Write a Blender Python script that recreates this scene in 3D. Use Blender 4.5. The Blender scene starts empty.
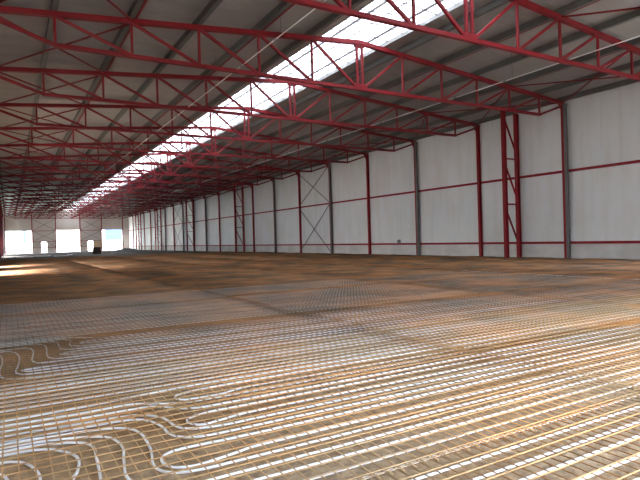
import bpy, math, random
from mathutils import Vector, Matrix, Euler
random.seed(7)
SC = bpy.context.scene
COL = SC.collection

# ------------------------------------------------------------------ camera, sky, sun, exposure
FPX, YAW, PITCH, ROLL, EYE = 532.84, 0.5296, -0.0028, 0.0278, 1.6
cam = bpy.data.cameras.new('camera')
cam.sensor_width = 36.0
cam.lens = FPX / 640 * 36.0
cam.clip_end = 2000
cam.clip_start = 0.05
camo = bpy.data.objects.new('camera', cam)
COL.objects.link(camo)
F0 = Vector((math.sin(YAW), math.cos(YAW), 0)); UP = Vector((0, 0, 1))
FW = F0 * math.cos(PITCH) + UP * math.sin(PITCH)
DN = -UP * math.cos(PITCH) + F0 * math.sin(PITCH)
RT = Vector((math.cos(YAW), -math.sin(YAW), 0))
r_ = RT * math.cos(ROLL) + DN * math.sin(ROLL)
d_ = DN * math.cos(ROLL) - RT * math.sin(ROLL)
M3 = Matrix((r_, -d_, -FW)).transposed()
camo.matrix_world = Matrix.Translation((0, 0, EYE)) @ M3.to_4x4()
SC.camera = camo

SUN_EL, SUN_TRAVEL = math.radians(58), Vector((0.50, -0.10, -0.80)).normalized()
world = bpy.data.worlds.new('sky')
SC.world = world
world.use_nodes = True
wn = world.node_tree.nodes
sky = wn.new('ShaderNodeTexSky')
sky.sky_type = 'NISHITA'
sky.sun_disc = False
sky.sun_elevation = math.asin(-SUN_TRAVEL.z)
sky.sun_rotation = math.atan2(-SUN_TRAVEL.x, -SUN_TRAVEL.y)
sky.air_density = 1.0
sky.dust_density = 4.0
sky.ozone_density = 1.0
wn['Background'].inputs['Strength'].default_value = 3.0
hz = wn.new('ShaderNodeHueSaturation')      # hazy, milky sky
hz.inputs['Saturation'].default_value = 0.55
world.node_tree.links.new(sky.outputs[0], hz.inputs['Color'])
world.node_tree.links.new(hz.outputs[0], wn['Background'].inputs['Color'])

sl = bpy.data.lights.new('sun', 'SUN')
sl.energy = 4.0
sl.angle = math.radians(0.6)
sl.color = (1.0, 0.98, 0.95)
slo = bpy.data.objects.new('sun', sl)
slo.rotation_euler = SUN_TRAVEL.to_track_quat('-Z', 'Y').to_euler()
slo.location = (-40, 20, 60)
COL.objects.link(slo)

SC.view_settings.view_transform = 'Standard'
SC.view_settings.look = 'None'
SC.view_settings.exposure = 1.05
SC.view_settings.gamma = 1.0
SC.view_settings.use_curve_mapping = False
SC.cycles.max_bounces = 10
SC.cycles.diffuse_bounces = 7
SC.cycles.transmission_bounces = 8
SC.cycles.sample_clamp_indirect = 12.0
SC.cycles.use_denoising = True

# ------------------------------------------------------------------ dimensions (metres)
XW, XL = 28.74, -1.2            # inner faces of the right and left wall
Y0, S = 19.908, 6.654            # first column in view, bay length
XR, P = 13.99, 2.490             # ridge, truss panel
ZB = 8.344                       # bottom chord
ZR, SL = 10.45, 0.0855           # top chord at the ridge, roof slope
YN, YF = Y0 - 3.25 * S, Y0 + 20 * S # open near end, far wall
HALF = XW - XR
PW = S / 6                       # cladding panel width
def ztop(x): return ZR - abs(x - XR) * SL
def zroof(x): return ztop(x) + 0.35
def yk(k): return Y0 + k * S
ORD = ['first', 'second', 'third', 'fourth', 'fifth', 'sixth', 'seventh', 'eighth', 'ninth', 'tenth', 'eleventh',
       'twelfth', 'thirteenth', 'fourteenth', 'fifteenth', 'sixteenth', 'seventeenth', 'eighteenth', 'nineteenth',
       'twentieth'] + ['twenty-' + w for w in ('first', 'second', 'third', 'fourth', 'fifth', 'sixth', 'seventh', 'eighth', 'ninth')] \
    + ['thirtieth'] + ['thirty-' + w for w in ('first', 'second', 'third', 'fourth', 'fifth', 'sixth')]

# ------------------------------------------------------------------ materials
def mat(name, col, rough=0.6, metal=0.0, var=0.0, scale=4.0, bump=0.0, bscale=40.0, col2=None, spec=0.3, detail=4.0):
    m = bpy.data.materials.new(name)
    m.use_nodes = True
    nt = m.node_tree; n = nt.nodes; b = n['Principled BSDF']
    b.inputs['Roughness'].default_value = rough
    b.inputs['Metallic'].default_value = metal
    b.inputs['Specular IOR Level'].default_value = spec
    b.inputs['Base Color'].default_value = (*col, 1)
    tc = n.new('ShaderNodeTexCoord')
    if var > 0 or col2:
        nz = n.new('ShaderNodeTexNoise'); nz.inputs['Scale'].default_value = scale
        nz.inputs['Detail'].default_value = detail
        nt.links.new(tc.outputs['Object'], nz.inputs['Vector'])
        r = n.new('ShaderNodeValToRGB')
        c2 = col2 if col2 else tuple(max(0, c * (1 - var)) for c in col)
        r.color_ramp.elements[0].color = (*c2, 1); r.color_ramp.elements[0].position = 0.33
        r.color_ramp.elements[1].color = (*col, 1); r.color_ramp.elements[1].position = 0.67
        nt.links.new(nz.outputs['Fac'], r.inputs['Fac'])
        nt.links.new(r.outputs['Color'], b.inputs['Base Color'])
    if bump > 0:
        nb = n.new('ShaderNodeTexNoise'); nb.inputs['Scale'].default_value = bscale; nb.inputs['Detail'].default_value = 5
        nt.links.new(tc.outputs['Object'], nb.inputs['Vector'])
        bp = n.new('ShaderNodeBump'); bp.inputs['Strength'].default_value = bump; bp.inputs['Distance'].default_value = 0.02
        nt.links.new(nb.outputs['Fac'], bp.inputs['Height'])
        nt.links.new(bp.outputs['Normal'], b.inputs['Normal'])
    return m

RED = mat('red_paint', (0.185, 0.009, 0.015), 0.5, var=0.25, scale=2.0, spec=0.2)
REDC = mat('red_paint_columns', (0.25, 0.010, 0.018), 0.5, var=0.2, scale=1.5, spec=0.2)
DPIPE = mat('grey_downpipe', (0.13, 0.135, 0.135), 0.5, var=0.2, scale=2)
GALV = mat('galvanised_steel', (0.33, 0.34, 0.34), 0.5, metal=0.2, var=0.2, scale=3)
PURL = mat('purlin_steel', (0.11, 0.115, 0.11), 0.55, metal=0.1, var=0.15, scale=1.5)
DARKST = mat('dark_steel', (0.10, 0.09, 0.09), 0.55, metal=0.2)
PIPEW = mat('white_pipe_plastic', (0.80, 0.81, 0.82), 0.35, var=0.08, scale=3, spec=0.5)
RUST = mat('rusty_bar', (0.58, 0.36, 0.165), 0.7, col2=(0.40, 0.22, 0.085), scale=3.0, spec=0.25)
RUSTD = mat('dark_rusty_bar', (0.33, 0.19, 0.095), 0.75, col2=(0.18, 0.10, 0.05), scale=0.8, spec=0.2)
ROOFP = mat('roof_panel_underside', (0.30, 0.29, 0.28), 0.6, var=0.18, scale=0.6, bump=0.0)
ROOFO = mat('roof_outer_sheet', (0.45, 0.45, 0.46), 0.5)
CONC = mat('plinth_concrete', (0.58, 0.58, 0.58), 0.85, var=0.18, scale=1.3, bump=0.15, bscale=25)
FARP = mat('far_wall_panel', (0.60, 0.56, 0.50), 0.6, var=0.1, scale=0.5)
BLUE = mat('blue_cladding', (0.025, 0.085, 0.20), 0.6)
WHITEB = mat('white_render', (0.75, 0.75, 0.73), 0.7)
GLASSD = mat('dark_glass', (0.12, 0.16, 0.20), 0.2)
WOOD = mat('plywood', (0.55, 0.40, 0.24), 0.7, var=0.2, scale=2)
DARKW = mat('dark_timber', (0.07, 0.05, 0.04), 0.8, var=0.3, scale=3)
GRAVEL = mat('grey_gravel', (0.20, 0.19, 0.18), 0.95, var=0.4, scale=6, bump=0.6, bscale=12)
YARD = mat('pale_yard', (0.52, 0.47, 0.40), 0.9, var=0.2, scale=0.3)
BOXG = mat('grey_plastic', (0.16, 0.16, 0.17), 0.5)
CABLE = mat('white_conduit_plastic', (0.88, 0.88, 0.88), 0.4)

def panel_mat():
    m = mat('wall_panel_white', (0.72, 0.75, 0.76), 0.5, spec=0.3)
    nt = m.node_tree; n = nt.nodes; b = n['Principled BSDF']
    geo = n.new('ShaderNodeNewGeometry')
    mp = n.new('ShaderNodeMapping'); mp.inputs['Scale'].default_value = (1, 0.9, 0.10)
    nz = n.new('ShaderNodeTexNoise'); nz.inputs['Scale'].default_value = 2.2; nz.inputs['Detail'].default_value = 6
    nt.links.new(geo.outputs['Position'], mp.inputs['Vector']); nt.links.new(mp.outputs['Vector'], nz.inputs['Vector'])
    nz2 = n.new('ShaderNodeTexNoise'); nz2.inputs['Scale'].default_value = 0.35; nz2.inputs['Detail'].default_value = 5
    nt.links.new(geo.outputs['Position'], nz2.inputs['Vector'])
    mx = n.new('ShaderNodeMath'); mx.operation = 'MULTIPLY'
    nt.links.new(nz.outputs['Fac'], mx.inputs[0]); nt.links.new(nz2.outputs['Fac'], mx.inputs[1])
    r = n.new('ShaderNodeValToRGB')
    r.color_ramp.elements[0].position = 0.12; r.color_ramp.elements[0].color = (0.60, 0.615, 0.61, 1)
    r.color_ramp.elements[1].position = 0.30; r.color_ramp.elements[1].color = (0.66, 0.70, 0.725, 1)
    nt.links.new(mx.outputs[0], r.inputs['Fac']); nt.links.new(r.outputs['Color'], b.inputs['Base Color'])
    return m
PANEL = panel_mat()

def floor_mat():
    m = bpy.data.materials.new('compacted_soil')
    m.use_nodes = True
    nt = m.node_tree; n = nt.nodes; b = n['Principled BSDF']
    b.inputs['Roughness'].default_value = 0.95; b.inputs['Specular IOR Level'].default_value = 0.1
    geo = n.new('ShaderNodeNewGeometry')
    def noise(scale, detail, rough=0.5, sc=(1, 1, 1)):
        mp = n.new('ShaderNodeMapping'); mp.inputs['Scale'].default_value = sc
        nt.links.new(geo.outputs['Position'], mp.inputs['Vector'])
        z = n.new('ShaderNodeTexNoise'); z.inputs['Scale'].default_value = scale; z.inputs['Detail'].default_value = detail
        z.inputs['Roughness'].default_value = rough
        nt.links.new(mp.outputs['Vector'], z.inputs['Vector']); return z
    def ramp(src, p0, c0, p1, c1):
        r = n.new('ShaderNodeValToRGB')
        r.color_ramp.elements[0].position = p0; r.color_ramp.elements[0].color = (*c0, 1)
        r.color_ramp.elements[1].position = p1; r.color_ramp.elements[1].color = (*c1, 1)
        nt.links.new(src, r.inputs['Fac']); return r
    def mix(f, a, c):
        x = n.new('ShaderNodeMix'); x.data_type = 'RGBA'
        nt.links.new(f, x.inputs['Factor']); nt.links.new(a, x.inputs['A']); nt.links.new(c, x.inputs['B'])
        return x.outputs['Result']
    fine = ramp(noise(9, 8, 0.7).outputs['Fac'], 0.35, (0.19, 0.135, 0.085), 0.68, (0.50, 0.375, 0.235))
    pat = ramp(noise(0.5, 5, 0.6, (0.5, 1.2, 1)).outputs['Fac'], 0.42, (0, 0, 0), 0.62, (1, 1, 1))
    ochre = ramp(noise(7, 8, 0.7).outputs['Fac'], 0.35, (0.22, 0.12, 0.05), 0.68, (0.43, 0.27, 0.135))
    c = mix(pat.outputs['Color'], fine.outputs['Color'], ochre.outputs['Color'])
    # soil blends to a darker brown further into the hall
    sp0 = n.new('ShaderNodeSeparateXYZ'); nt.links.new(geo.outputs['Position'], sp0.inputs[0])
    wb0 = n.new('ShaderNodeMath'); wb0.operation = 'MULTIPLY_ADD'; wb0.inputs[1].default_value = 3.0
    nt.links.new(noise(0.25, 4).outputs['Fac'], wb0.inputs[0]); nt.links.new(sp0.outputs['Y'], wb0.inputs[2])
    mr0 = n.new('ShaderNodeMapRange'); mr0.inputs['From Min'].default_value = 6.5; mr0.inputs['From Max'].default_value = 15.0
    nt.links.new(wb0.outputs[0], mr0.inputs['Value'])
    dark_brown = ramp(noise(1.2, 7, 0.7, (0.4, 1.4, 1)).outputs['Fac'], 0.3, (0.075, 0.045, 0.025), 0.7, (0.26, 0.15, 0.075))
    c = mix(mr0.outputs['Result'], c, dark_brown.outputs['Color'])
    # beyond the laid mesh the soil gives way to bare grey hardcore
    sp = n.new('ShaderNodeSeparateXYZ'); nt.links.new(geo.outputs['Position'], sp.inputs[0])
    wob = n.new('ShaderNodeMath'); wob.operation = 'MULTIPLY_ADD'; wob.inputs[1].default_value = 9.0
    nt.links.new(noise(0.12, 3).outputs['Fac'], wob.inputs[0]); nt.links.new(sp.outputs['Y'], wob.inputs[2])
    mr = n.new('ShaderNodeMapRange'); mr.inputs['From Min'].default_value = 78; mr.inputs['From Max'].default_value = 82
    nt.links.new(wob.outputs[0], mr.inputs['Value'])
    grey = ramp(noise(3, 6, 0.7).outputs['Fac'], 0.3, (0.07, 0.065, 0.058), 0.7, (0.15, 0.14, 0.125))
    c = mix(mr.outputs['Result'], c, grey.outputs['Color'])
    nt.links.new(c, b.inputs['Base Color'])
    nb = noise(22, 8, 0.75)
    bp = n.new('ShaderNodeBump'); bp.inputs['Strength'].default_value = 0.7; bp.inputs['Distance'].default_value = 0.02
    nt.links.new(nb.outputs['Fac'], bp.inputs['Height']); nt.links.new(bp.outputs['Normal'], b.inputs['Normal'])
    return m
SOIL = floor_mat()
def vary(m, lo, hi, tint):
    nt = m.node_tree; n = nt.nodes; b = n['Principled BSDF']
    src = b.inputs['Base Color'].links[0].from_socket
    geo = n.new('ShaderNodeNewGeometry')
    nz = n.new('ShaderNodeTexNoise'); nz.inputs['Scale'].default_value = 0.55; nz.inputs['Detail'].default_value = 4
    nt.links.new(geo.outputs['Position'], nz.inputs['Vector'])
    r = n.new('ShaderNodeValToRGB')
    r.color_ramp.elements[0].position = 0.38; r.color_ramp.elements[0].color = (*lo, 1)
    r.color_ramp.elements[1].position = 0.62; r.color_ramp.elements[1].color = (*hi, 1)
    nt.links.new(nz.outputs['Fac'], r.inputs['Fac'])
    mx = n.new('ShaderNodeMix'); mx.data_type = 'RGBA'; mx.blend_type = 'MULTIPLY'; mx.inputs['Factor'].default_value = 1.0
    nt.links.new(src, mx.inputs['A']); nt.links.new(r.outputs['Color'], mx.inputs['B'])
    nt.links.new(mx.outputs['Result'], b.inputs['Base Color'])
vary(RUST, (0.75, 0.85, 1.0), (1.15, 1.0, 0.85), None)
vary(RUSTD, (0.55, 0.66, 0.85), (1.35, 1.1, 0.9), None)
def far_tone(m):
    # pipes blend from white to grey brown further into the hall, with noise
    nt = m.node_tree; n = nt.nodes; b = n['Principled BSDF']
    src = b.inputs['Base Color'].links[0].from_socket
    geo = n.new('ShaderNodeNewGeometry'); sp = n.new('ShaderNodeSeparateXYZ'); nt.links.new(geo.outputs['Position'], sp.inputs[0])
    nz = n.new('ShaderNodeTexNoise'); nz.inputs['Scale'].default_value = 0.7; nz.inputs['Detail'].default_value = 6
    nt.links.new(geo.outputs['Position'], nz.inputs['Vector'])
    def rng(axis, amp, f0, f1, t0, t1):
        ad = n.new('ShaderNodeMath'); ad.operation = 'MULTIPLY_ADD'; ad.inputs[1].default_value = amp
        nt.links.new(nz.outputs['Fac'], ad.inputs[0]); nt.links.new(sp.outputs[axis], ad.inputs[2])
        mr = n.new('ShaderNodeMapRange')
        for k, v in (('From Min', f0), ('From Max', f1), ('To Min', t0), ('To Max', t1)): mr.inputs[k].default_value = v
        nt.links.new(ad.outputs[0], mr.inputs['Value']); return mr.outputs['Result']
    mu = n.new('ShaderNodeMath'); mu.operation = 'MULTIPLY'
    nt.links.new(rng('Y', 4.0, 7.0, 12.5, 0.0, 1.0), mu.inputs[0]); mu.inputs[1].default_value = 0.6
    mx = n.new('ShaderNodeMix'); mx.data_type = 'RGBA'; mx.inputs['B'].default_value = (0.15, 0.125, 0.098, 1)
    nt.links.new(mu.outputs[0], mx.inputs['Factor']); nt.links.new(src, mx.inputs['A'])
    nt.links.new(mx.outputs['Result'], b.inputs['Base Color'])
PIPEL = mat('laid_pipe_plastic', (0.80, 0.81, 0.82), 0.4, var=0.12, scale=1.2, spec=0.4)
far_tone(PIPEL)

def pane_mat():
    m = bpy.data.materials.new('opal_polycarbonate')
    m.use_nodes = True
    nt = m.node_tree; n = nt.nodes
    out = n['Material Output']; n.remove(n['Principled BSDF'])
    t = n.new('ShaderNodeBsdfTranslucent'); t.inputs['Color'].default_value = (0.155, 0.163, 0.173, 1)
    d = n.new('ShaderNodeBsdfDiffuse'); d.inputs['Color'].default_value = (0.8, 0.8, 0.8, 1)
    mx = n.new('ShaderNodeMixShader'); mx.inputs[0].default_value = 0.2
    nt.links.new(t.outputs[0], mx.inputs[1]); nt.links.new(d.outputs[0], mx.inputs[2])
    nt.links.new(mx.outputs[0], out.inputs['Surface'])
    return m
OPAL = pane_mat()

# ------------------------------------------------------------------ mesh helpers
class MB:
    def __init__(s): s.v = []; s.f = []
    def box(s, x0, x1, y0, y1, z0, z1):
        i = len(s.v)
        s.v += [(x, y, z) for x in (x0, x1) for y in (y0, y1) for z in (z0, z1)]
        s.f += [tuple(i + a for a in q) for q in ((0, 1, 3, 2), (4, 6, 7, 5), (0, 4, 5, 1), (2, 3, 7, 6), (0, 2, 6, 4), (1, 5, 7, 3))]
        return s
    def beam(s, a, b, w, h, up=(0, 0, 1)):
        """box bar from a to b, w across, h along the up direction"""
        a, b = Vector(a), Vector(b); d = (b - a).normalized(); u = Vector(up)
        if abs(d.dot(u)) > 0.99: u = Vector((0, 1, 0))
        sd = d.cross(u).normalized(); u = sd.cross(d).normalized()
        prof = [(-w / 2, -h / 2), (w / 2, -h / 2), (w / 2, h / 2), (-w / 2, h / 2)]
        return s.prof(a, b, sd, u, prof)
    def prof(s, a, b, sd, u, prof):
        i = len(s.v); n = len(prof)
        for p in (a, b): s.v += [tuple(p + sd * x + u * y) for x, y in prof]
        for k in range(n):
            l = (k + 1) % n
            s.f.append((i + k, i + l, i + n + l, i + n + k))
        s.f.append(tuple(i + k for k in reversed(range(n)))); s.f.append(tuple(i + n + k for k in range(n)))
        return s
    def tube(s, pts, r, n=6):
        pts = [Vector(p) for p in pts]; i0 = len(s.v)
        for k, p in enumerate(pts):
            d = (pts[min(k + 1, len(pts) - 1)] - pts[max(k - 1, 0)]).normalized()
            u = Vector((0, 0, 1)) if abs(d.z) < 0.95 else Vector((0, 1, 0))
            sd = d.cross(u).normalized(); u = sd.cross(d)
            for j in range(n):
                a = 2 * math.pi * (j + 0.5) / n
                s.v.append(tuple(p + sd * (r * math.cos(a)) + u * (r * math.sin(a))))
        for k in range(len(pts) - 1):
            for j in range(n):
                l = (j + 1) % n; a = i0 + k * n
                s.f.append((a + j, a + l, a + n + l, a + n + j))
        s.f.append(tuple(i0 + j for j in reversed(range(n))))
        e = i0 + (len(pts) - 1) * n
        s.f.append(tuple(e + j for j in range(n)))
        return s
    def mesh(s, name, m, smooth=False):
        me = bpy.data.meshes.new(name); me.from_pydata(s.v, [], s.f); me.update()
        me.materials.append(m)
        if smooth: me.polygons.foreach_set('use_smooth', [True] * len(me.polygons))
        return me
    def build(s, name, m, parent=None, smooth=False, loc=None):
        return link(name, s.mesh(name, m, smooth), parent, loc)

def link(name, me, parent=None, loc=None, rot=None):
    o = bpy.data.objects.new(name, me); COL.objects.link(o)
    if parent is not None: o.parent = parent
    if loc is not None: o.location = loc
    if rot is not None: o.rotation_euler = rot
    return o
def tag(o, label, cat, group=None, kind=None):
    o['label'] = label; o['category'] = cat
    if group: o['group'] = group
    if kind: o['kind'] = kind
    return o
def thing(name, label, cat, loc=(0, 0, 0), group=None):
    return tag(link(name, None, None, loc), label, cat, group)
def struct(o, label=None):
    o['kind'] = 'structure'
    if label: o['label'] = label
    return o
def copy_tree(o, loc=None, label=None):
    c = o.copy(); COL.objects.link(c)
    if loc is not None: c.location = loc
    if label: c['label'] = label
    for ch in KIDS.get(o.name, []):
        d = ch.copy(); COL.objects.link(d); d.parent = c
    return c
KIDS = {}
def isec(w, h, t):
    return [(-w/2, -h/2), (w/2, -h/2), (w/2, -h/2+t), (t/2, -h/2+t), (t/2, h/2-t), (w/2, h/2-t), (w/2, h/2), (-w/2, h/2),
            (-w/2, h/2-t), (-t/2, h/2-t), (-t/2, -h/2+t), (-w/2, -h/2+t)]
def catmull(pts, n=5):
    out = []
    for i in range(len(pts) - 1):
        p0 = pts[max(i - 1, 0)]; p1 = pts[i]; p2 = pts[i + 1]; p3 = pts[min(i + 2, len(pts) - 1)]
        for k in range(n):
            t = k / n
            out.append(tuple(0.5 * (2*b + (c-a)*t + (2*a-5*b+4*c-d)*t*t + (3*b-a-3*c+d)*t**3) for a, b, c, d in zip(p0, p1, p2, p3)))
    out.append(tuple(pts[-1])); return out

# ------------------------------------------------------------------ floor and yard
fl = MB().box(XL - 0.4, XW + 0.4, YN, YF + 0.3, -0.3, 0).build('floor', SOIL)
struct(fl, 'sandy brown soil floor of the hall')
yd = MB()
for x0, x1, y0, y1 in ((-300, 330, YF + 0.3, 500), (-300, 330, -300, YN), (-300, XL - 0.4, YN, YF + 0.3), (XW + 0.4, 330, YN, YF + 0.3)):
    yd.box(x0, x1, y0, y1, -0.35, -0.05)
struct(yd.build('yard_ground', YARD), 'pale paved yard outside the hall')

# ------------------------------------------------------------------ right wall
RD0, RD1, RDH = YF - 138 * PW, YF - 127 * PW, 5.1     # unseen doorway added in the right wall to light the near floor
wr = MB().box(XW + 0.06, XW + 0.14, RD1, YF, 0, zroof(XW) + 0.05)
wr.box(XW + 0.06, XW + 0.14, YN, RD0, 0, zroof(XW) + 0.05)
wr.box(XW + 0.06, XW + 0.14, RD0, RD1, RDH, zroof(XW) + 0.05)
wr = wr.build('wall_right', PANEL)
struct(wr, 'white panel clad long right wall above a grey concrete plinth')
wp = MB().box(XW, XW + 0.06, 0.004, PW - 0.004, 1.0, zroof(XW)).mesh('wall_panel', PANEL)
wps = MB().box(XW, XW + 0.06, 0.004, PW - 0.004, RDH, zroof(XW)).mesh('wall_panel', PANEL)
for i in range(139):
    yp = YF - (i + 1) * PW
    link('wall_panel', wps if RD0 - 0.1 < yp < RD1 - 0.1 else wp, wr, (0, yp, 0))
pl = MB().box(XW - 0.03, XW + 0.06, 0.008, S - 0.008, 0, 0.985).mesh('plinth_panel', CONC)
for i in range(21):
    link('plinth_panel', pl, wr, (0, YF - (i + 1) * S, 0))

# ------------------------------------------------------------------ left wall with open bays
wl = MB()
LOPEN = {2: (0.15, 0.95), 4: (0.10, 0.65), 12: (0.1, 0.9), 16: (0.1, 0.9)}
for k in range(-3, 20):
    a, b = (yk(k) if k > -3 else YN), yk(k + 1)
    if k in LOPEN:
        u, v = a + S * LOPEN[k][0], a + S * LOPEN[k][1]
        wl.box(XL - 0.12, XL, a, u, 0, zroof(XL)); wl.box(XL - 0.12, XL, v, b, 0, zroof(XL))
        wl.box(XL - 0.12, XL, u, v, 3.6, zroof(XL))
    else:
        wl.box(XL - 0.12, XL, a, b, 0, zroof(XL))
struct(wl.build('wall_left', PANEL), 'white panel clad left wall with open door bays')

# ------------------------------------------------------------------ near end wall, behind the camera, with a wide doorway added to light the foreground
NDX0, NDX1, NDH = 2.0, 8.6, 5.0
wn_ = MB()
wn_.box(XL - 0.1, NDX0, YN - 0.12, YN, 0, 8.6); wn_.box(NDX1, XW + 0.1, YN - 0.12, YN, 0, 8.6); wn_.box(NDX0, NDX1, YN - 0.12, YN, NDH, 8.6)
i = len(wn_.v)
g = [(XL - 0.1, 8.6), (XW + 0.1, 8.6), (XW + 0.1, zroof(XW)), (XR, zroof(XR)), (XL - 0.1, zroof(XL))]
wn_.v += [(x, YN - 0.12, z) for x, z in g] + [(x, YN, z) for x, z in g]
wn_.f += [(i, i+1, i+2, i+3, i+4), (i+9, i+8, i+7, i+6, i+5)] + [(i+k, i+5+k, i+5+(k+1) % 5, i+(k+1) % 5) for k in range(5)]
struct(wn_.build('wall_near', PANEL), 'end wall behind the camera with an added wide doorway')

# ------------------------------------------------------------------ far wall, its frame and bracing
FD = [(-0.45, 5.23, 5.5), (7.34, 8.54, 2.68), (10.76, 16.36, 5.6), (18.28, 19.53, 2.65), (21.82, 26.96, 5.5)]
wf = MB(); x = XL - 0.1
for a, b, h in FD:
    wf.box(x, a, YF, YF + 0.1, 0, 8.6); wf.box(a, b, YF, YF + 0.1, h, 8.6); x = b
wf.box(x, XW + 0.1, YF, YF + 0.1, 0, 8.6)
i = len(wf.v)
g = [(XL - 0.1, 8.6), (XW + 0.1, 8.6), (XW + 0.1, zroof(XW)), (XR, zroof(XR)), (XL - 0.1, zroof(XL))]
wf.v += [(x, YF, z) for x, z in g] + [(x, YF + 0.1, z) for x, z in g]
wf.f += [(i, i+1, i+2, i+3, i+4), (i+9, i+8, i+7, i+6, i+5)] + [(i+k, i+5+k, i+5+(k+1) % 5, i+(k+1) % 5) for k in range(5)]
struct(wf.build('wall_far', FARP), 'beige end wall with three big doorways and two small ones')
FX = [(-0.6, 'beside the leftmost big doorway'), (5.3, 'right of the leftmost big doorway'), (10.68, 'left of the middle big doorway'),
      (16.44, 'right of the middle big doorway'), (21.74, 'left of the rightmost big doorway'), (27.1, 'right of the rightmost big doorway')]
for x, w in FX:
    t = thing('end_wall_column', 'slim dark red column on the far end wall, ' + w, 'column', (x, YF - 0.12, 0), 'far end wall columns')
    MB().prof(Vector((0, 0, 0.02)), Vector((0, 0, ztop(x) - 0.1)), Vector((1, 0, 0)), Vector((0, 1, 0)), isec(0.2, 0.2, 0.03)).build('column_shaft', REDC, t)
    MB().box(-0.16, 0.16, -0.12, 0.11, 0, 0.02).build('base_plate', REDC, t)
for (a, b, w) in ((5.4, 10.58, 'left'), (16.54, 21.64, 'right')):
    for z in (1.25, 2.72, 5.5):
        segs = [(a, b)] if z > 2 else ([(a, 7.3), (8.6, b)] if a < 8 else [(a, 18.2)])
        for q, (c, d) in enumerate(segs):
            o = MB().box(c, d, YF - 0.14, YF - 0.003, z - 0.06, z + 0.06).build('end_wall_rail', REDC)
            lev = {1.25: 'lowest', 2.72: 'middle', 5.5: 'top'}[z]
            sd = '' if len(segs) == 1 else (', left half' if q == 0 else ', right half')
            tag(o, f'{lev} dark rail in the {w} braced bay of the far wall{sd}', 'wall rail', 'far end wall rails')
    for (z0, z1, lv) in ((2.85, 5.4, 'middle'), (5.6, 8.5, 'upper')):
        t = thing('cross_brace', f'{lv} dark X brace in the {w} braced bay of the far wall', 'brace', (0, YF - 0.32, 0), 'far wall X braces')
        MB().beam((a, 0.04, z0), (b, 0.04, z1), 0.08, 0.08).build('brace_rod', DARKST, t)
        MB().beam((a, -0.04, z1), (b, -0.04, z0), 0.08, 0.08).build('brace_rod', DARKST, t)
    lows = [(5.4, 7.25), (8.65, 10.58)] if a < 8 else [(16.54, 18.2)]
    for q, (c, d) in enumerate(lows):
        t = thing('cross_brace', f'small low dark X brace in the {w} braced bay' + (', right of the small doorway' if q else ', left of the small doorway'), 'brace', (0, YF - 0.32, 0), 'far wall X braces')
        MB().beam((c, 0.04, 1.3), (d, 0.04, 2.65), 0.06, 0.06).build('brace_rod', DARKST, t)
        MB().beam((c, -0.04, 2.65), (d, -0.04, 1.3), 0.06, 0.06).build('brace_rod', DARKST, t)

# ------------------------------------------------------------------ roof deck and ridge skylight
SKW = 1.68                       # half width of the skylight
rf = MB()
for s in (-1, 1):
    a, b = XR + s * (SKW + 0.02), XR + s * (HALF + 0.65)
    z0, z1 = zroof(a) + 0.08, zroof(b) + 0.08
    rf.v += [(a, YN, z0), (b, YN, z1), (b, YF + 0.1, z1), (a, YF + 0.1, z0)] + [(a, YN, z0 + 0.06), (b, YN, z1 + 0.06), (b, YF + 0.1, z1 + 0.06), (a, YF + 0.1, z0 + 0.06)]
    i = len(rf.v) - 8
    rf.f += [tuple(i + q for q in f) for f in ((0, 1, 2, 3), (4, 7, 6, 5), (0, 4, 5, 1), (1, 5, 6, 2), (2, 6, 7, 3), (3, 7, 4, 0))]
ce = struct(rf.build('ceiling', ROOFO), 'grey low pitched roof deck over the hall')
for s in (-1, 1):
    a, b = XR + s * SKW, XR + s * (HALF + (0.05 if s > 0 else 0.5))
    za, zb = zroof(a), zroof(b)
    m = MB(); v = [(a, za), (b, zb), (b, zb + 0.07), (a, za + 0.07)]
    m.prof(Vector((0, 0.005, 0)), Vector((0, PW - 0.005, 0)), Vector((1, 0, 0)), Vector((0, 0, 1)), v)
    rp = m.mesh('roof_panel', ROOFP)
    for i in range(139):
        link('roof_panel', rp, ce, (0, YF - (i + 1) * PW, 0))
# skylight: two slopes of opal panes on aluminium bars
m = MB()
for s in (-1, 1):
    a = XR + s * SKW
    m.box(a - 0.03, a + 0.03, YN, YF, zroof(a) - 0.02, zroof(a) + 0.22)
m.box(XR - 0.03, XR + 0.03, YN, YF, zroof(XR) + 0.13, zroof(XR) + 0.20)
sk = struct(m.build('window_1', GALV), 'long opal ridge skylight running the length of the roof')
for s in (-1, 1):
    xm = XR + s * 0.95
    MB().box(xm - 0.03, xm + 0.03, YN, YF, zroof(xm) + 0.06, zroof(xm) + 0.145).build('glazing_rail', DARKST, sk)
    a, b = XR + s * (SKW - 0.03), XR + s * 0.03
    za, zb = zroof(a) + 0.16, zroof(b) + 0.16
    pm = MB().prof(Vector((0, 0.012, 0)), Vector((0, PW - 0.012, 0)), Vector((1, 0, 0)), Vector((0, 0, 1)),
                   [(a, za), (b, zb), (b, zb + 0.004), (a, za + 0.004)])
    # a pane is a single translucent sheet
    pane = bpy.data.meshes.new('pane')
    pane.from_pydata([(a, 0.01, za), (b, 0.01, zb), (b, PW - 0.01, zb), (a, PW - 0.01, za)], [], [(0, 1, 2, 3)])
    pane.materials.append(OPAL)
    bm_ = MB().beam((a, 0, za - 0.03), (b, 0, zb - 0.03), 0.035, 0.05).mesh('glazing_bar', GALV)
    for i in range(139):
        link('pane', pane, sk, (0, YF - (i + 1) * PW, 0))
        link('glazing_bar', bm_, sk, (0, YF - (i + 1) * PW, 0))

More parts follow.
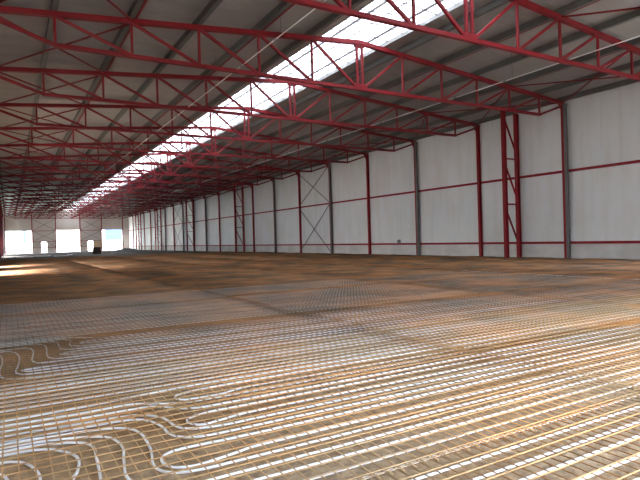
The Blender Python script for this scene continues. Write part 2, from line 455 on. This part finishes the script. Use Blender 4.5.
# ------------------------------------------------------------------ roof trusses
def make_truss():
    t = thing('roof_truss', '', 'roof truss', (0, 0, 0), 'red roof trusses')
    kids = []
    def part(name, mb): kids.append(mb.build(name, RED, t)); return kids[-1]
    H = HALF - 0.12   # chord half length
    for s in (-1, 1):
        part('top_chord', MB().beam((XR, 0, ZR), (XR + s * H, 0, ZR - H * SL), 0.20, 0.18))
    part('bottom_chord', MB().beam((XR - 5 * P - 0.06, 0, ZB), (XR + 5 * P + 0.06, 0, ZB), 0.16, 0.14))
    for s in (-1, 1):
        part('ridge_post', MB().beam((XR + s * 0.14, 0, ZB + 0.06), (XR + s * 0.14, 0, ZR - 0.08), 0.10, 0.10))
        for n in range(1, 6):
            x = XR + s * n * P
            part('vertical_post', MB().beam((x, 0, ZB + 0.06), (x, 0, ztop(x) - 0.08), 0.085, 0.085))
        for n in range(0, 5):
            xi, xo = XR + s * (n * P + (0.2 if n == 0 else 0.08)), XR + s * ((n + 1) * P - 0.08)
            part('diagonal', MB().beam((xi, 0, ZB + 0.06), (xo, 0, ztop(xo) - 0.08), 0.10, 0.10, (0, 1, 0)))
        part('end_strut', MB().beam((XR + s * 5 * P, 0, ZB), (XR + s * (H - 0.02), 0, ZR - H * SL - 0.12), 0.12, 0.12, (0, 1, 0)))
    part('ridge_plate', MB().box(XR - 0.3, XR + 0.3, -0.06, 0.06, ZB - 0.02, ZB + 0.22))
    part('ridge_plate', MB().box(XR - 0.26, XR + 0.26, -0.06, 0.06, ZR - 0.22, ZR + 0.02))
    KIDS[t.name] = kids
    return t
tr0 = make_truss()
for j, k in enumerate(range(-1, 20)):
    lab = f'red steel roof truss spanning the hall, {ORD[j]} from the camera'
    if k == -1:
        tr0.location = (0, yk(k), 0); tr0['label'] = lab + ', cut by the top edge'
    else:
        copy_tree(tr0, (0, yk(k), 0), lab)

# ------------------------------------------------------------------ purlins, ties, roof bracing
def side(s): return 'left' if s < 0 else 'right'
for s in (-1, 1):
    for n in range(1, 7):
        x = XR + s * (n * P if n < 6 else HALF - 0.25)
        pr = [(-0.09, -0.13), (0.09, -0.13), (0.09, -0.11), (-0.07, -0.11), (-0.07, 0.11), (0.09, 0.11), (0.09, 0.13), (-0.09, 0.13)]
        zc = ztop(x) + 0.22
        o = MB().prof(Vector((x, YN, zc)), Vector((x, YF, zc)), Vector((1, 0, 0)), Vector((0, 0, 1)), pr).build('roof_purlin', PURL)
        tag(o, f'grey steel purlin running the length of the roof, {ORD[n-1]} {side(s)} of the skylight', 'purlin', 'roof purlins')
    for n in (2, 4):
        x = XR + s * n * P
        o = MB().box(x + 0.12, x + 0.20, YN, YF, ztop(x) + 0.10, ztop(x) + 0.19).build('roof_tie', RED)
        tag(o, f'long red tie beside the {ORD[n-1]} purlin {side(s)} of the skylight', 'tie bar', 'long red roof ties')
for s in (-1, 1):
    for k in range(-1, 19):
        xa, xb = XR + s * (HALF - 0.3), XR + s * 4 * P
        za, zb = ztop(xa) + 0.02, ztop(xb) + 0.02
        t = thing('roof_brace', f'thin red X brace under the {side(s)} eaves, between {ORD[k+1]} and {ORD[k+2]} trusses', 'brace', (0, yk(k), 0), 'thin red roof braces')
        MB().beam((xa, 0.1, za), (xb, S - 0.1, zb), 0.055, 0.055).build('brace_rod', RED, t)
        MB().beam((xb, 0.1, zb - 0.06), (xa, S - 0.1, za - 0.06), 0.055, 0.055).build('brace_rod', RED, t)
t = thing('roof_brace', 'thin red rod from the first truss towards the camera, at the top right', 'brace', (0, yk(-2), 0), 'thin red roof braces')
xa, xb = XR + 4 * P, XR + 2 * P
MB().beam((xa, 0.1, ztop(xa)), (xb, S - 0.1, ztop(xb)), 0.06, 0.06).build('brace_rod', RED, t)

# ------------------------------------------------------------------ wall columns, rails, downpipes
def make_column(xc, inner, name='wall_column'):
    t = thing(name, '', 'column', (xc, 0, 0), 'red columns')
    h = ztop(XW) - 0.02
    kids = [MB().prof(Vector((0, 0, 0.03)), Vector((0, 0, h)), Vector((0, 1, 0)), Vector((1, 0, 0)), isec(0.20, 0.20, 0.018)).build('column_shaft', REDC, t),
            MB().box(-0.15, 0.13, -0.17, 0.17, 0, 0.03).build('base_plate', REDC, t),
            MB().box(-0.12, 0.12, -0.14, 0.14, h, h + 0.025).build('cap_plate', REDC, t)]
    k = MB().prof(Vector((0, -0.01, 0)), Vector((0, 0.01, 0)), Vector((1, 0, 0)), Vector((0, 0, 1)), [(-inner * 0.10, h), (-inner * 0.10, h - 0.55), (-inner * 0.42, h - 0.05), (-inner * 0.42, h)])
    kids.append(k.build('knee_plate', REDC, t))
    KIDS[t.name] = kids
    return t
cr = make_column(XW - 0.14, 1); cl = make_column(XL + 0.14, -1)
for j, k in enumerate(range(-1, 20)):
    w = ORD[j - 1] if j else None
    lab = f'red steel column on the right wall, {w} from the right edge of the photo' if j else 'red steel column on the right wall, nearest the open end'
    if k == -1: cr.location.y = yk(k); cr['label'] = lab
    else: copy_tree(cr, (XW - 0.14, yk(k), 0), lab)
first = True
for k in range(0, 20):
    lab = f'dark red steel column along the left wall, {ORD[k]} from the camera'
    if first: cl.location.y = yk(k); cl['label'] = lab; first = False
    else: copy_tree(cl, (XL + 0.14, yk(k), 0), lab)
for k in range(-4, 20):
    for z, lev in ((0.95, 'low'), (5.19, 'upper')):
        o = MB().box(XW - 0.10 if z > 2 else XW - 0.14, XW - 0.002 if z > 2 else XW - 0.032, yk(k) + 0.105, yk(k + 1) - 0.105, z - 0.075, z + 0.075)
        if k < -1: continue
        w = f'just beyond the {ORD[k]} column' if k >= 0 else ('running out of the right edge of the photo' if k == -1 else 'nearest the open end')
        tag(o.build('wall_rail', REDC), f'{lev} red rail on the right wall, {w}', 'wall rail', 'red rails on the right wall')
def make_downpipe():
    t = thing('downpipe', '', 'downpipe', (0, 0, 0), 'grey square downpipes')
    h = ztop(XW) - 0.05
    kids = [MB().box(-0.08, 0.08, -0.08, 0.08, 0.12, h).build('pipe_shaft', DPIPE, t),
            MB().box(-0.10, 0.10, -0.095, 0.095, h - 0.2, h).build('outlet_box', DPIPE, t),
            MB().box(-0.10, 0.08, -0.09, 0.09, 0.0, 0.14).build('shoe', DPIPE, t)]
    for z in (1.6, 3.8, 7.0): kids.append(MB().box(-0.09, 0.09, -0.10, 0.10, z, z + 0.05).build('pipe_clip', DPIPE, t))
    KIDS[t.name] = kids; return t
dp = make_downpipe(); first = True
for k in range(0, 16, 2):
    lab = f'grey square downpipe beside the {ORD[k]} right wall column'
    loc = (XW - 0.24, yk(k) - 0.20, 0)
    if first: dp.location = loc; dp['label'] = lab; first = False
    else: copy_tree(dp, loc, lab)

# lattice columns standing off the right wall
def make_lattice():
    t = thing('lattice_column', '', 'column', (0, 0, 0), 'red lattice columns')
    kids = []; xi, xo = 27.32, 28.50; h = ztop(28.5) + 0.08
    for x in (xi, xo):
        kids.append(MB().prof(Vector((x, 0, 0.03)), Vector((x, 0, h if x == xo else ztop(xi) + 0.08)), Vector((0, 1, 0)), Vector((1, 0, 0)), isec(0.24, 0.22, 0.02)).build('leg', REDC, t))
        kids.append(MB().box(x - 0.17, x + 0.17, -0.17, 0.17, 0, 0.03).build('base_plate', REDC, t))
    for z in (3.45, 6.35): kids.append(MB().beam((xi + 0.08, 0, z), (xo - 0.08, 0, z), 0.07, 0.08).build('batten', REDC, t))
    for z0, z1 in ((3.05, 1.0), (5.95, 3.85), (8.9, 6.8)):
        kids.append(MB().beam((xi + 0.08, 0, z0), (xo - 0.08, 0, z1), 0.08, 0.09, (0, 1, 0)).build('diagonal', REDC, t))
    KIDS[t.name] = kids; return t
lt = make_lattice()
LY = [(0.5, 'nearest the camera, tall at the right of the photo'), (7.5, 'second nearest, in mid distance'),
      (11.0, 'third from the camera'), (14.5, 'fourth from the camera'), (17.5, 'farthest, next to the end wall')]
for j, (k, w) in enumerate(LY):
    lab = 'red lattice column of two legs by the right wall, ' + w
    if j == 0: lt.location = (0, yk(k), 0); lt['label'] = lab
    else: copy_tree(lt, (0, yk(k), 0), lab)

# thin grey X braces on the right wall
for k, w in ((4, 'fifth and sixth'), (12, 'thirteenth and fourteenth')):
    for z0, z1, lv in ((0.3, 5.05, 'lower'), (5.35, 9.0, 'upper')):
        t = thing('wall_brace', f'{lv} thin grey X brace on the right wall between the {w} columns', 'brace', (XW - 0.25, yk(k), 0), 'thin grey wall braces')
        MB().beam((-0.03, 0.1, z0), (-0.03, S - 0.1, z1), 0.05, 0.05).build('brace_rod', DARKST, t)
        MB().beam((0.03, 0.1, z1), (0.03, S - 0.1, z0), 0.05, 0.05).build('brace_rod', DARKST, t)

# small grey boxes above the low rail
t = thing('socket_box', 'small grey electrical box above the low rail on the right wall', 'electrical box', (XW - 0.07, 35.73, 1.04))
MB().box(-0.06, 0.065, -0.16, 0.0, 0, 0.28).build('box_body', BOXG, t)
MB().box(-0.05, 0.065, 0.02, 0.17, 0, 0.24).build('box_body', BOXG, t)
MB().box(-0.07, -0.06, -0.14, -0.02, 0.04, 0.22).build('lid', GALV, t)

# white conduits hung along the hall
for x, w in ((8.36, 'left'), (20.18, 'right')):
    t = thing('hanging_conduit', f'thin white conduit hung along the roof {w} of the skylight', 'conduit', (x, 0, 8.70), 'hanging white conduits')
    n = 36; L = 3.2
    me = MB().tube([(0, 0.06, 0), (0, L - 0.06, 0)], 0.020, 6).mesh('conduit_section', CABLE, True)
    co = MB().tube([(0, -0.09, 0), (0, 0.09, 0)], 0.036, 6).mesh('coupling', GALV, True)
    for q in range(n):
        link('conduit_section', me, t, (0, 1 + q * L, 0)); link('coupling', co, t, (0, 1 + q * L, 0))
    hm = MB().tube([(0, 0, 0.03), (0, 0, ztop(x) - 8.70 + 0.10)], 0.008, 5).mesh('hanger', DARKST)
    for k in range(-1, 16):
        link('hanger', hm, t, (0, yk(k) + S / 2, 0))

# ------------------------------------------------------------------ rebar mesh sheets
SXL, SYL = 6.0, 2.4
bar_x = MB().tube([(0, 0, 0), (SXL, 0, 0)], 0.0050, 5).mesh('bar', RUST, True)
bar_y = MB().tube([(0, 0, 0), (0, SYL, 0)], 0.0052, 5).mesh('bar', RUST, True)
sheet = MB()
NX, NY = 16, 60
for i in range(NX): sheet.tube([(0, 0.075 + i * 0.15, 0.0100), (SXL, 0.075 + i * 0.15, 0.0100)], 0.0050, 4)
for i in range(NY): sheet.tube([(0.05 + i * 0.1, 0, 0), (0.05 + i * 0.1, SYL, 0)], 0.0052, 4)
sheet_me = sheet.mesh('rebar_sheet', RUST, True)
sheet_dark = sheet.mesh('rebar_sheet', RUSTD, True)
DX, DY = 5.74, 2.22
SHEETPOS = ['against the left wall', 'second from the left wall', 'mid hall', 'second from the right wall', 'against the right wall']
y = 0.55; ri = 0
while y < 74:
    for ci in range(5):
        x = -0.62 + ci * DX
        jx, jy, jr = random.uniform(-.03, .03), random.uniform(-.03, .03), random.uniform(-.0025, .0025)
        z = 0.0275 + 0.0204 * (ri % 2) + 0.0408 * (ci % 2)
        loc = (x + (jx if ci else 0), y + jy, z)
        if ri < 3 and ci < 2 or (ri == 0 and ci < 1):
            w = ['nearest the camera', 'second row from the camera', 'third row from the camera'][ri] + (', left sheet' if ci == 0 else ', right sheet')
            t = thing('rebar_sheet', f'rusty rebar mesh sheet over white pipes, {w}', 'rebar mesh', loc, 'rebar mesh sheets'); t.rotation_euler = (0, 0, jr)
            for i in range(NX): link('bar', bar_x, t, (0, 0.075 + i * 0.15, 0.0100))
            for i in range(NY): link('bar', bar_y, t, (0.05 + i * 0.1, 0, 0))
        else:
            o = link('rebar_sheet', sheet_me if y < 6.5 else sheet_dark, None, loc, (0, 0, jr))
            lab = 'rusty rebar mesh sheet in the %s row from the camera, %s' % (ORD[ri], SHEETPOS[ci])
            tag(o, lab, 'rebar mesh', 'rebar mesh sheets over the pipes' if y < 17.5 else 'rebar mesh sheets beyond the pipes')
    y += DY; ri += 1

# ------------------------------------------------------------------ white floor heating pipes
PR, PZ, XE = 0.0105, 0.011, 27.6
def run(pts2d, smooth=4):
    return [(x, y, PZ) for x, y in catmull(pts2d, smooth)]
def wob(x0, x1, y, step=1.6):
    """a straight run with the slight wander of hand-laid pipe"""
    n = max(2, int(abs(x1 - x0) / step)); out = []
    for i in range(n + 1):
        t = i / n
        out.append((x0 + (x1 - x0) * t, y + (random.uniform(-.013, .013) if 0 < i < n else 0)))
    return out
def arc(cx, y0, y1, sgn, n=7):
    c, r = (y0 + y1) / 2, (y1 - y0) / 2
    return [(cx + sgn * abs(r) * math.sin(math.pi * i / n), c - r * math.cos(math.pi * i / n)) for i in range(1, n)]
# a loop: feed on lane a, right-hand bend to b, left hairpin to c, right-hand bend to d, feed out
def loop(feed_in, a, b, hair, c, d, feed_out, label):
    xi, xo = feed_in[-1][0], feed_out[0][0]
    pts = list(feed_in) + wob(xi, XE, a)[1:] + arc(XE, a, b, 1) + wob(XE, hair[0][0], b)[:-1] + list(hair) \
        + wob(hair[-1][0], XE, c)[1:] + arc(XE, c, d, 1) + wob(XE, xo, d)[:-1] + list(feed_out)
    o = MB().tube(run(pts, 3), PR, 6).build('heating_pipe', PIPEL, None, True)
    tag(o, label, 'pipe', 'white floor heating pipes')
def feed(bundle_y, traced, lane):
    return [(-0.62, bundle_y), (-0.35, bundle_y)] + list(traced) + [(traced[-1][0] + 0.35, lane)]
WL = -0.45
def hair_plain(x, b, c): return [(x + 0.18, b)] + arc(x + (c - b) / 2, b, c, -1) + [(x + 0.18, c)]
A0 = [(-0.30, 4.30), (-0.22, 4.2), (-0.2, 4.0), (-0.22, 3.5), (-0.2, 2.3), (-0.1, 1.8), (0.2, 1.4), (0.6, 1.33)]
A1 = [(-0.13, 4.39), (-0.07, 4.33), (-0.04, 4.20), (-0.02, 4.0), (-0.02, 3.2), (0.05, 2.4), (0.2, 2.05), (0.5, 1.93)]
A2 = [(-0.07, 4.59), (0.0, 4.56), (0.06, 4.5), (0.11, 4.38), (0.14, 4.25), (0.15, 4.13), (0.14, 4.0), (0.14, 3.4), (0.2, 2.5), (0.35, 2.2), (0.7, 2.12)]
A3 = [(-0.05, 4.75), (0.11, 4.74), (0.24, 4.68), (0.32, 4.58), (0.39, 4.45), (0.41, 4.30), (0.38, 4.11), (0.34, 3.97), (0.34, 3.5), (0.42, 2.95), (0.6, 2.75), (0.9, 2.7)]
A4 = [(-0.05, 4.84), (0.12, 4.84), (0.28, 4.79), (0.44, 4.71), (0.52, 4.61), (0.54, 4.48), (0.53, 4.33), (0.52, 4.16), (0.51, 4.0), (0.50, 3.8), (0.52, 3.3), (0.62, 3.0), (0.95, 2.9)]
A5 = [(0.0, 4.93), (0.25, 4.89), (0.47, 4.82), (0.62, 4.74), (0.70, 4.63), (0.73, 4.48), (0.73, 4.34), (0.70, 4.17), (0.68, 4.03), (0.66, 3.88), (0.67, 3.72), (0.72, 3.6), (0.82, 3.51), (1.0, 3.46), (1.3, 3.455)]
A6 = [(0.0, 5.01), (0.3, 4.98), (0.6, 4.94), (0.78, 4.87), (0.88, 4.76), (0.92, 4.6), (0.92, 4.43), (0.91, 4.24), (0.885, 4.08), (0.86, 3.94), (0.87, 3.82), (0.92, 3.73), (1.02, 3.67), (1.2, 3.645)]
A7 = [(0.0, 5.09), (0.5, 5.06), (0.75, 5.06), (0.92, 5.03), (1.02, 4.95), (1.08, 4.82), (1.11, 4.66), (1.115, 4.5), (1.15, 4.39), (1.24, 4.30), (1.38, 4.26), (1.6, 4.25)]
A8 = [(0.0, 5.22), (0.5, 5.19), (0.8, 5.18), (0.98, 5.14), (1.10, 5.04), (1.17, 4.92), (1.195, 4.78), (1.21, 4.64), (1.26, 4.53), (1.38, 4.46), (1.6, 4.42)]
A9 = [(0.0, 5.36), (0.5, 5.34), (0.9, 5.34), (1.12, 5.33), (1.25, 5.25), (1.35, 5.14), (1.45, 5.05), (1.6, 5.015), (1.8, 5.01)]
A10 = [(0.0, 5.52), (0.5, 5.50), (0.9, 5.52), (1.05, 5.50), (1.2, 5.41), (1.34, 5.31), (1.5, 5.26), (1.7, 5.24)]
H1 = [(1.75, 3.83), (1.48, 3.80), (1.30, 3.76), (1.12, 3.735), (1.0, 3.77), (0.935, 3.86), (0.93, 3.98), (0.98, 4.06), (1.11, 4.10), (1.4, 4.09), (1.7, 4.08)]
H2 = [(2.1, 4.62), (1.79, 4.60), (1.6, 4.56), (1.43, 4.535), (1.36, 4.585), (1.33, 4.68), (1.36, 4.76), (1.45, 4.805), (1.63, 4.84), (1.9, 4.83)]
H3 = [(2.4, 5.43), (2.12, 5.41), (1.9, 5.335), (1.7, 5.325), (1.5, 5.355), (1.44, 5.44), (1.45, 5.53), (1.52, 5.585), (1.72, 5.625), (2.1, 5.65)]
rv = lambda l: list(reversed(l))
ST = 'white floor heating pipe loop '
def fin(b, t, lane): return feed(b, t, lane)
loop(fin(4.30, A0, 1.33), 1.33, 1.53, hair_plain(0.5, 1.53, 1.73), 1.73, 1.93, rv(fin(4.40, A1, 1.93)), ST + 'nearest the camera, leaving at the lower left corner')
loop(fin(4.60, A2, 2.12), 2.12, 2.32, hair_plain(0.6, 2.32, 2.5), 2.5, 2.7, rv(fin(4.75, A3, 2.7)), ST + 'with the two leftmost bends in the foreground')
loop(fin(4.85, A4, 2.9), 2.9, 3.09, hair_plain(0.75, 3.09, 3.28), 3.28, 3.455, rv(fin(4.94, A5, 3.455)), ST + 'whose long bends reach the bottom edge')
loop(fin(5.02, A6, 3.645), 3.645, 3.83, H1, 4.08, 4.25, rv(fin(5.10, A7, 4.25)), ST + 'with the widest, nearest hairpin at bottom left of centre')
loop(fin(5.23, A8, 4.42), 4.42, 4.62, H2, 4.83, 5.01, rv(fin(5.37, A9, 5.01)), ST + 'with the middle of the three foreground hairpins')
S0 = [(0.0, 5.68), (0.5, 5.70), (1.0, 5.76), (1.5, 5.82), (2.0, 5.84)]
loop(fin(5.53, A10, 5.24), 5.24, 5.43, H3, 5.65, 5.84, rv(fin(5.68, S0, 5.84)), ST + 'with the uppermost of the three foreground hairpins')
def straight(l0, l1, l2, l3, label, hx=WL):
    loop([(-0.62, l0), (0.0, l0)], l0, l1, hair_plain(hx, l1, l2), l2, l3, [(0.0, l3), (-0.62, l3)], label)
straight(6.02, 6.20, 6.36, 6.55, ST + 'running straight out of the left edge')
B1 = [(-0.20, 9.20), (-0.14, 9.10), (-0.115, 8.9), (-0.11, 8.5), (-0.13, 8.15), (-0.13, 7.75), (-0.08, 7.52), (0.02, 7.42), (0.26, 7.35)]
B2 = [(-0.11, 9.44), (0.0, 9.38), (0.07, 9.15), (0.10, 8.75), (0.075, 8.2), (0.045, 7.9), (0.06, 7.70), (0.17, 7.60), (0.4, 7.56)]
B3 = [(0.02, 9.57), (0.17, 9.56), (0.26, 9.44), (0.29, 9.16), (0.265, 8.75), (0.25, 8.5), (0.28, 8.30), (0.38, 8.20), (0.6, 8.17)]
B4 = [(0.10, 9.85), (0.30, 9.83), (0.41, 9.75), (0.47, 9.55), (0.47, 9.16), (0.445, 8.74), (0.47, 8.50), (0.56, 8.40), (0.8, 8.37)]
B5 = [(0.30, 9.97), (0.52, 9.94), (0.63, 9.80), (0.66, 9.5), (0.645, 9.21), (0.70, 9.06), (0.95, 8.98)]
B6 = [(0.40, 10.08), (0.72, 10.05), (0.84, 9.88), (0.85, 9.7), (0.81, 9.42), (0.85, 9.25), (1.05, 9.18)]
HB1 = [(0.75, 7.755), (0.4, 7.75), (0.2, 7.77), (0.11, 7.84), (0.18, 7.89), (0.4, 7.92), (0.8, 7.95)]
loop([(-0.62, 6.74), (0.0, 6.74)], 6.74, 6.93, hair_plain(WL, 6.93, 7.12), 7.12, 7.34, rv(fin(9.20, B1, 7.34)), ST + 'with the leftmost wavy bend, cut by the left edge')
loop(fin(9.45, B2, 7.56), 7.56, 7.755, HB1, 7.95, 8.17, rv(fin(9.58, B3, 8.17)), ST + 'with a flat hairpin among the wavy bends at left')
loop(fin(9.86, B4, 8.37), 8.37, 8.57, [(1.1, 8.57), (0.85, 8.57), (0.7, 8.6), (0.62, 8.67), (0.7, 8.74), (0.85, 8.77), (1.1, 8.78)], 8.78, 8.98, rv(fin(9.98, B5, 8.98)), ST + 'with a hairpin right of the middle wavy bends at left')
loop(fin(10.09, B6, 9.18), 9.18, 9.38, [(1.4, 9.38), (1.2, 9.38), (1.05, 9.40), (0.97, 9.48), (1.05, 9.56), (1.2, 9.58), (1.4, 9.58)], 9.58, 9.78, [(1.4, 9.78), (1.1, 9.95), (0.8, 10.15), (0.0, 10.17), (-0.62, 10.17)], ST + 'with the rightmost wavy bend at left')
y = 10.36; q = 0
while y < 17.3:
    straight(y, y + 0.195, y + 0.39, y + 0.585, ST + f'laid straight beyond the wavy bends, {ORD[q]} of the far loops')
    y += 0.78; q += 1

# ------------------------------------------------------------------ things on the far floor
def pallet_load():
    t = thing('pallet_stack', 'dark stacked load on a timber pallet on the far floor', 'pallet', (13.05, 98.0, 0))
    for y in (-0.5, 0, 0.5): MB().box(-0.6, 0.6, y - 0.05, y + 0.05, 0, 0.09).build('pallet_block', DARKW, t)
    for i in range(6): MB().box(-0.6 + i * 0.205, -0.46 + i * 0.205, -0.55, 0.55, 0.09, 0.115).build('pallet_board', DARKW, t)
    for z in range(3): MB().box(-0.62 + 0.04 * z, 0.62 - 0.03 * z, -0.55, 0.55, 0.116 + z * 0.36, 0.47 + z * 0.36).build('bale', DARKW, t)
pallet_load()
t = thing('plywood_sheet', 'tan plywood sheet leaning on the far wall beside the right small doorway', 'plywood', (20.6, YF - 0.55, 0))
MB().prof(Vector((-1.0, 0, 0)), Vector((1.0, 0, 0)), Vector((0, 1, 0)), Vector((0, 0, 1)), [(0, 0), (0.03, 0), (0.30, 2.55), (0.27, 2.55)]).build('board', WOOD, t)
MB().box(-1.0, 1.0, 0.19, 0.21, 0.0, 0.08).build('batten', WOOD, t)
def heap(name, label, loc, rx, ry, h, m):
    b = MB(); N, R = 28, 8
    b.v.append((0, 0, h))
    rr = random.Random(hash(label) % 1000 if False else len(label))
    for r in range(1, R + 1):
        for i in range(N):
            a = 2 * math.pi * i / N; f = r / R
            k = 1 + 0.12 * math.sin(3 * a + len(label)) + 0.06 * math.sin(7 * a)
            b.v.append((rx * f * k * math.cos(a), ry * f * k * math.sin(a), max(0, h * (math.cos(f * math.pi) + 1) / 2 * (1 + rr.uniform(-.2, .2))) if r < R else 0.0))
    for i in range(N): b.f.append((0, 1 + i, 1 + (i + 1) % N))
    for r in range(R - 1):
        for i in range(N):
            a = 1 + r * N
            b.f.append((a + i, a + N + i, a + N + (i + 1) % N, a + (i + 1) % N))
    tag(b.build(name, m, None, True, loc), label, 'gravel heap')
heap('gravel_heap', 'low grey gravel heap on the far floor right of the dark pallet', (16.3, 92, 0), 2.4, 1.6, 0.75, GRAVEL)
heap('gravel_heap', 'dark grey earth ridge on the far floor by the rightmost doorway', (23.4, 128, 0), 3.8, 2.5, 0.6, GRAVEL)
OFF = [(2.2, 92, 0.6, 'longest white pipe offcut on the grey far floor'), (4.6, 95, -0.4, 'white pipe offcut on the grey far floor, left of the middle doorway'),
       (7.0, 90, 0.2, 'white pipe offcut on the grey far floor, nearest the brown mesh'), (8.8, 97, 1.0, 'white pipe offcut on the grey far floor, nearest the dark pallet')]
for i, (x, y, a, lab) in enumerate(OFF):
    L = 2.8 - 0.35 * i
    pts = [(-L/2 + L * k / 8, 0.3 * math.sin(k * 0.8 + i), 0.05) for k in range(9)]
    o = MB().tube(pts, 0.05, 6).build('pipe_offcut', PIPEW, None, True, (x, y, 0)); o.rotation_euler.z = a
    tag(o, lab, 'pipe', 'white pipe offcuts')
pts = catmull([(0, 0, 0.03), (0.03, 0.0, 0.5), (0.10, 0.0, 0.95), (0.26, 0.0, 1.25), (0.45, 0.0, 1.3)], 4)
o = MB().tube(pts, 0.035, 7).build('bent_hose', PIPEW, None, True, (-0.56, 76.8, 0))
tag(o, 'white bent hose standing up from the floor at the left edge', 'hose')

# ------------------------------------------------------------------ buildings outside the far doorways
t = thing('white_building', 'white building with small windows seen through the leftmost doorway', 'building', (0, 215, -0.05))
MB().box(-18, 14, 0, 14, 0, 11).build('building_wall', WHITEB, t)
MB().box(4.6, 5.4, -0.06, 0, 3.0, 11).build('blue_strip', BLUE, t)
for x in (-1.8, 1.2, 3.2):
    for z in (3.8, 7.4):
        w = MB().box(x, x + 0.9, -0.05, 0, z, z + 1.2).build('window', WHITEB, t)
        MB().box(x + 0.08, x + 0.82, -0.07, -0.05, z + 0.08, z + 1.12).build('pane', GLASSD, w)
t = thing('blue_building', 'blue clad building over a white base seen through the rightmost doorway', 'building', (0, 205, -0.05))
MB().box(24, 60, 0, 16, 0, 3.1).build('base_wall', WHITEB, t)
MB().box(30.2, 36.2, -0.2, 16, 3.1, 11).build('cladding', BLUE, t)
MB().box(24, 30.2, 0, 16, 3.1, 7.5).build('side_wall', WHITEB, t)
MB().box(36.2, 60, 0, 16, 3.1, 11).build('side_wall', WHITEB, t)
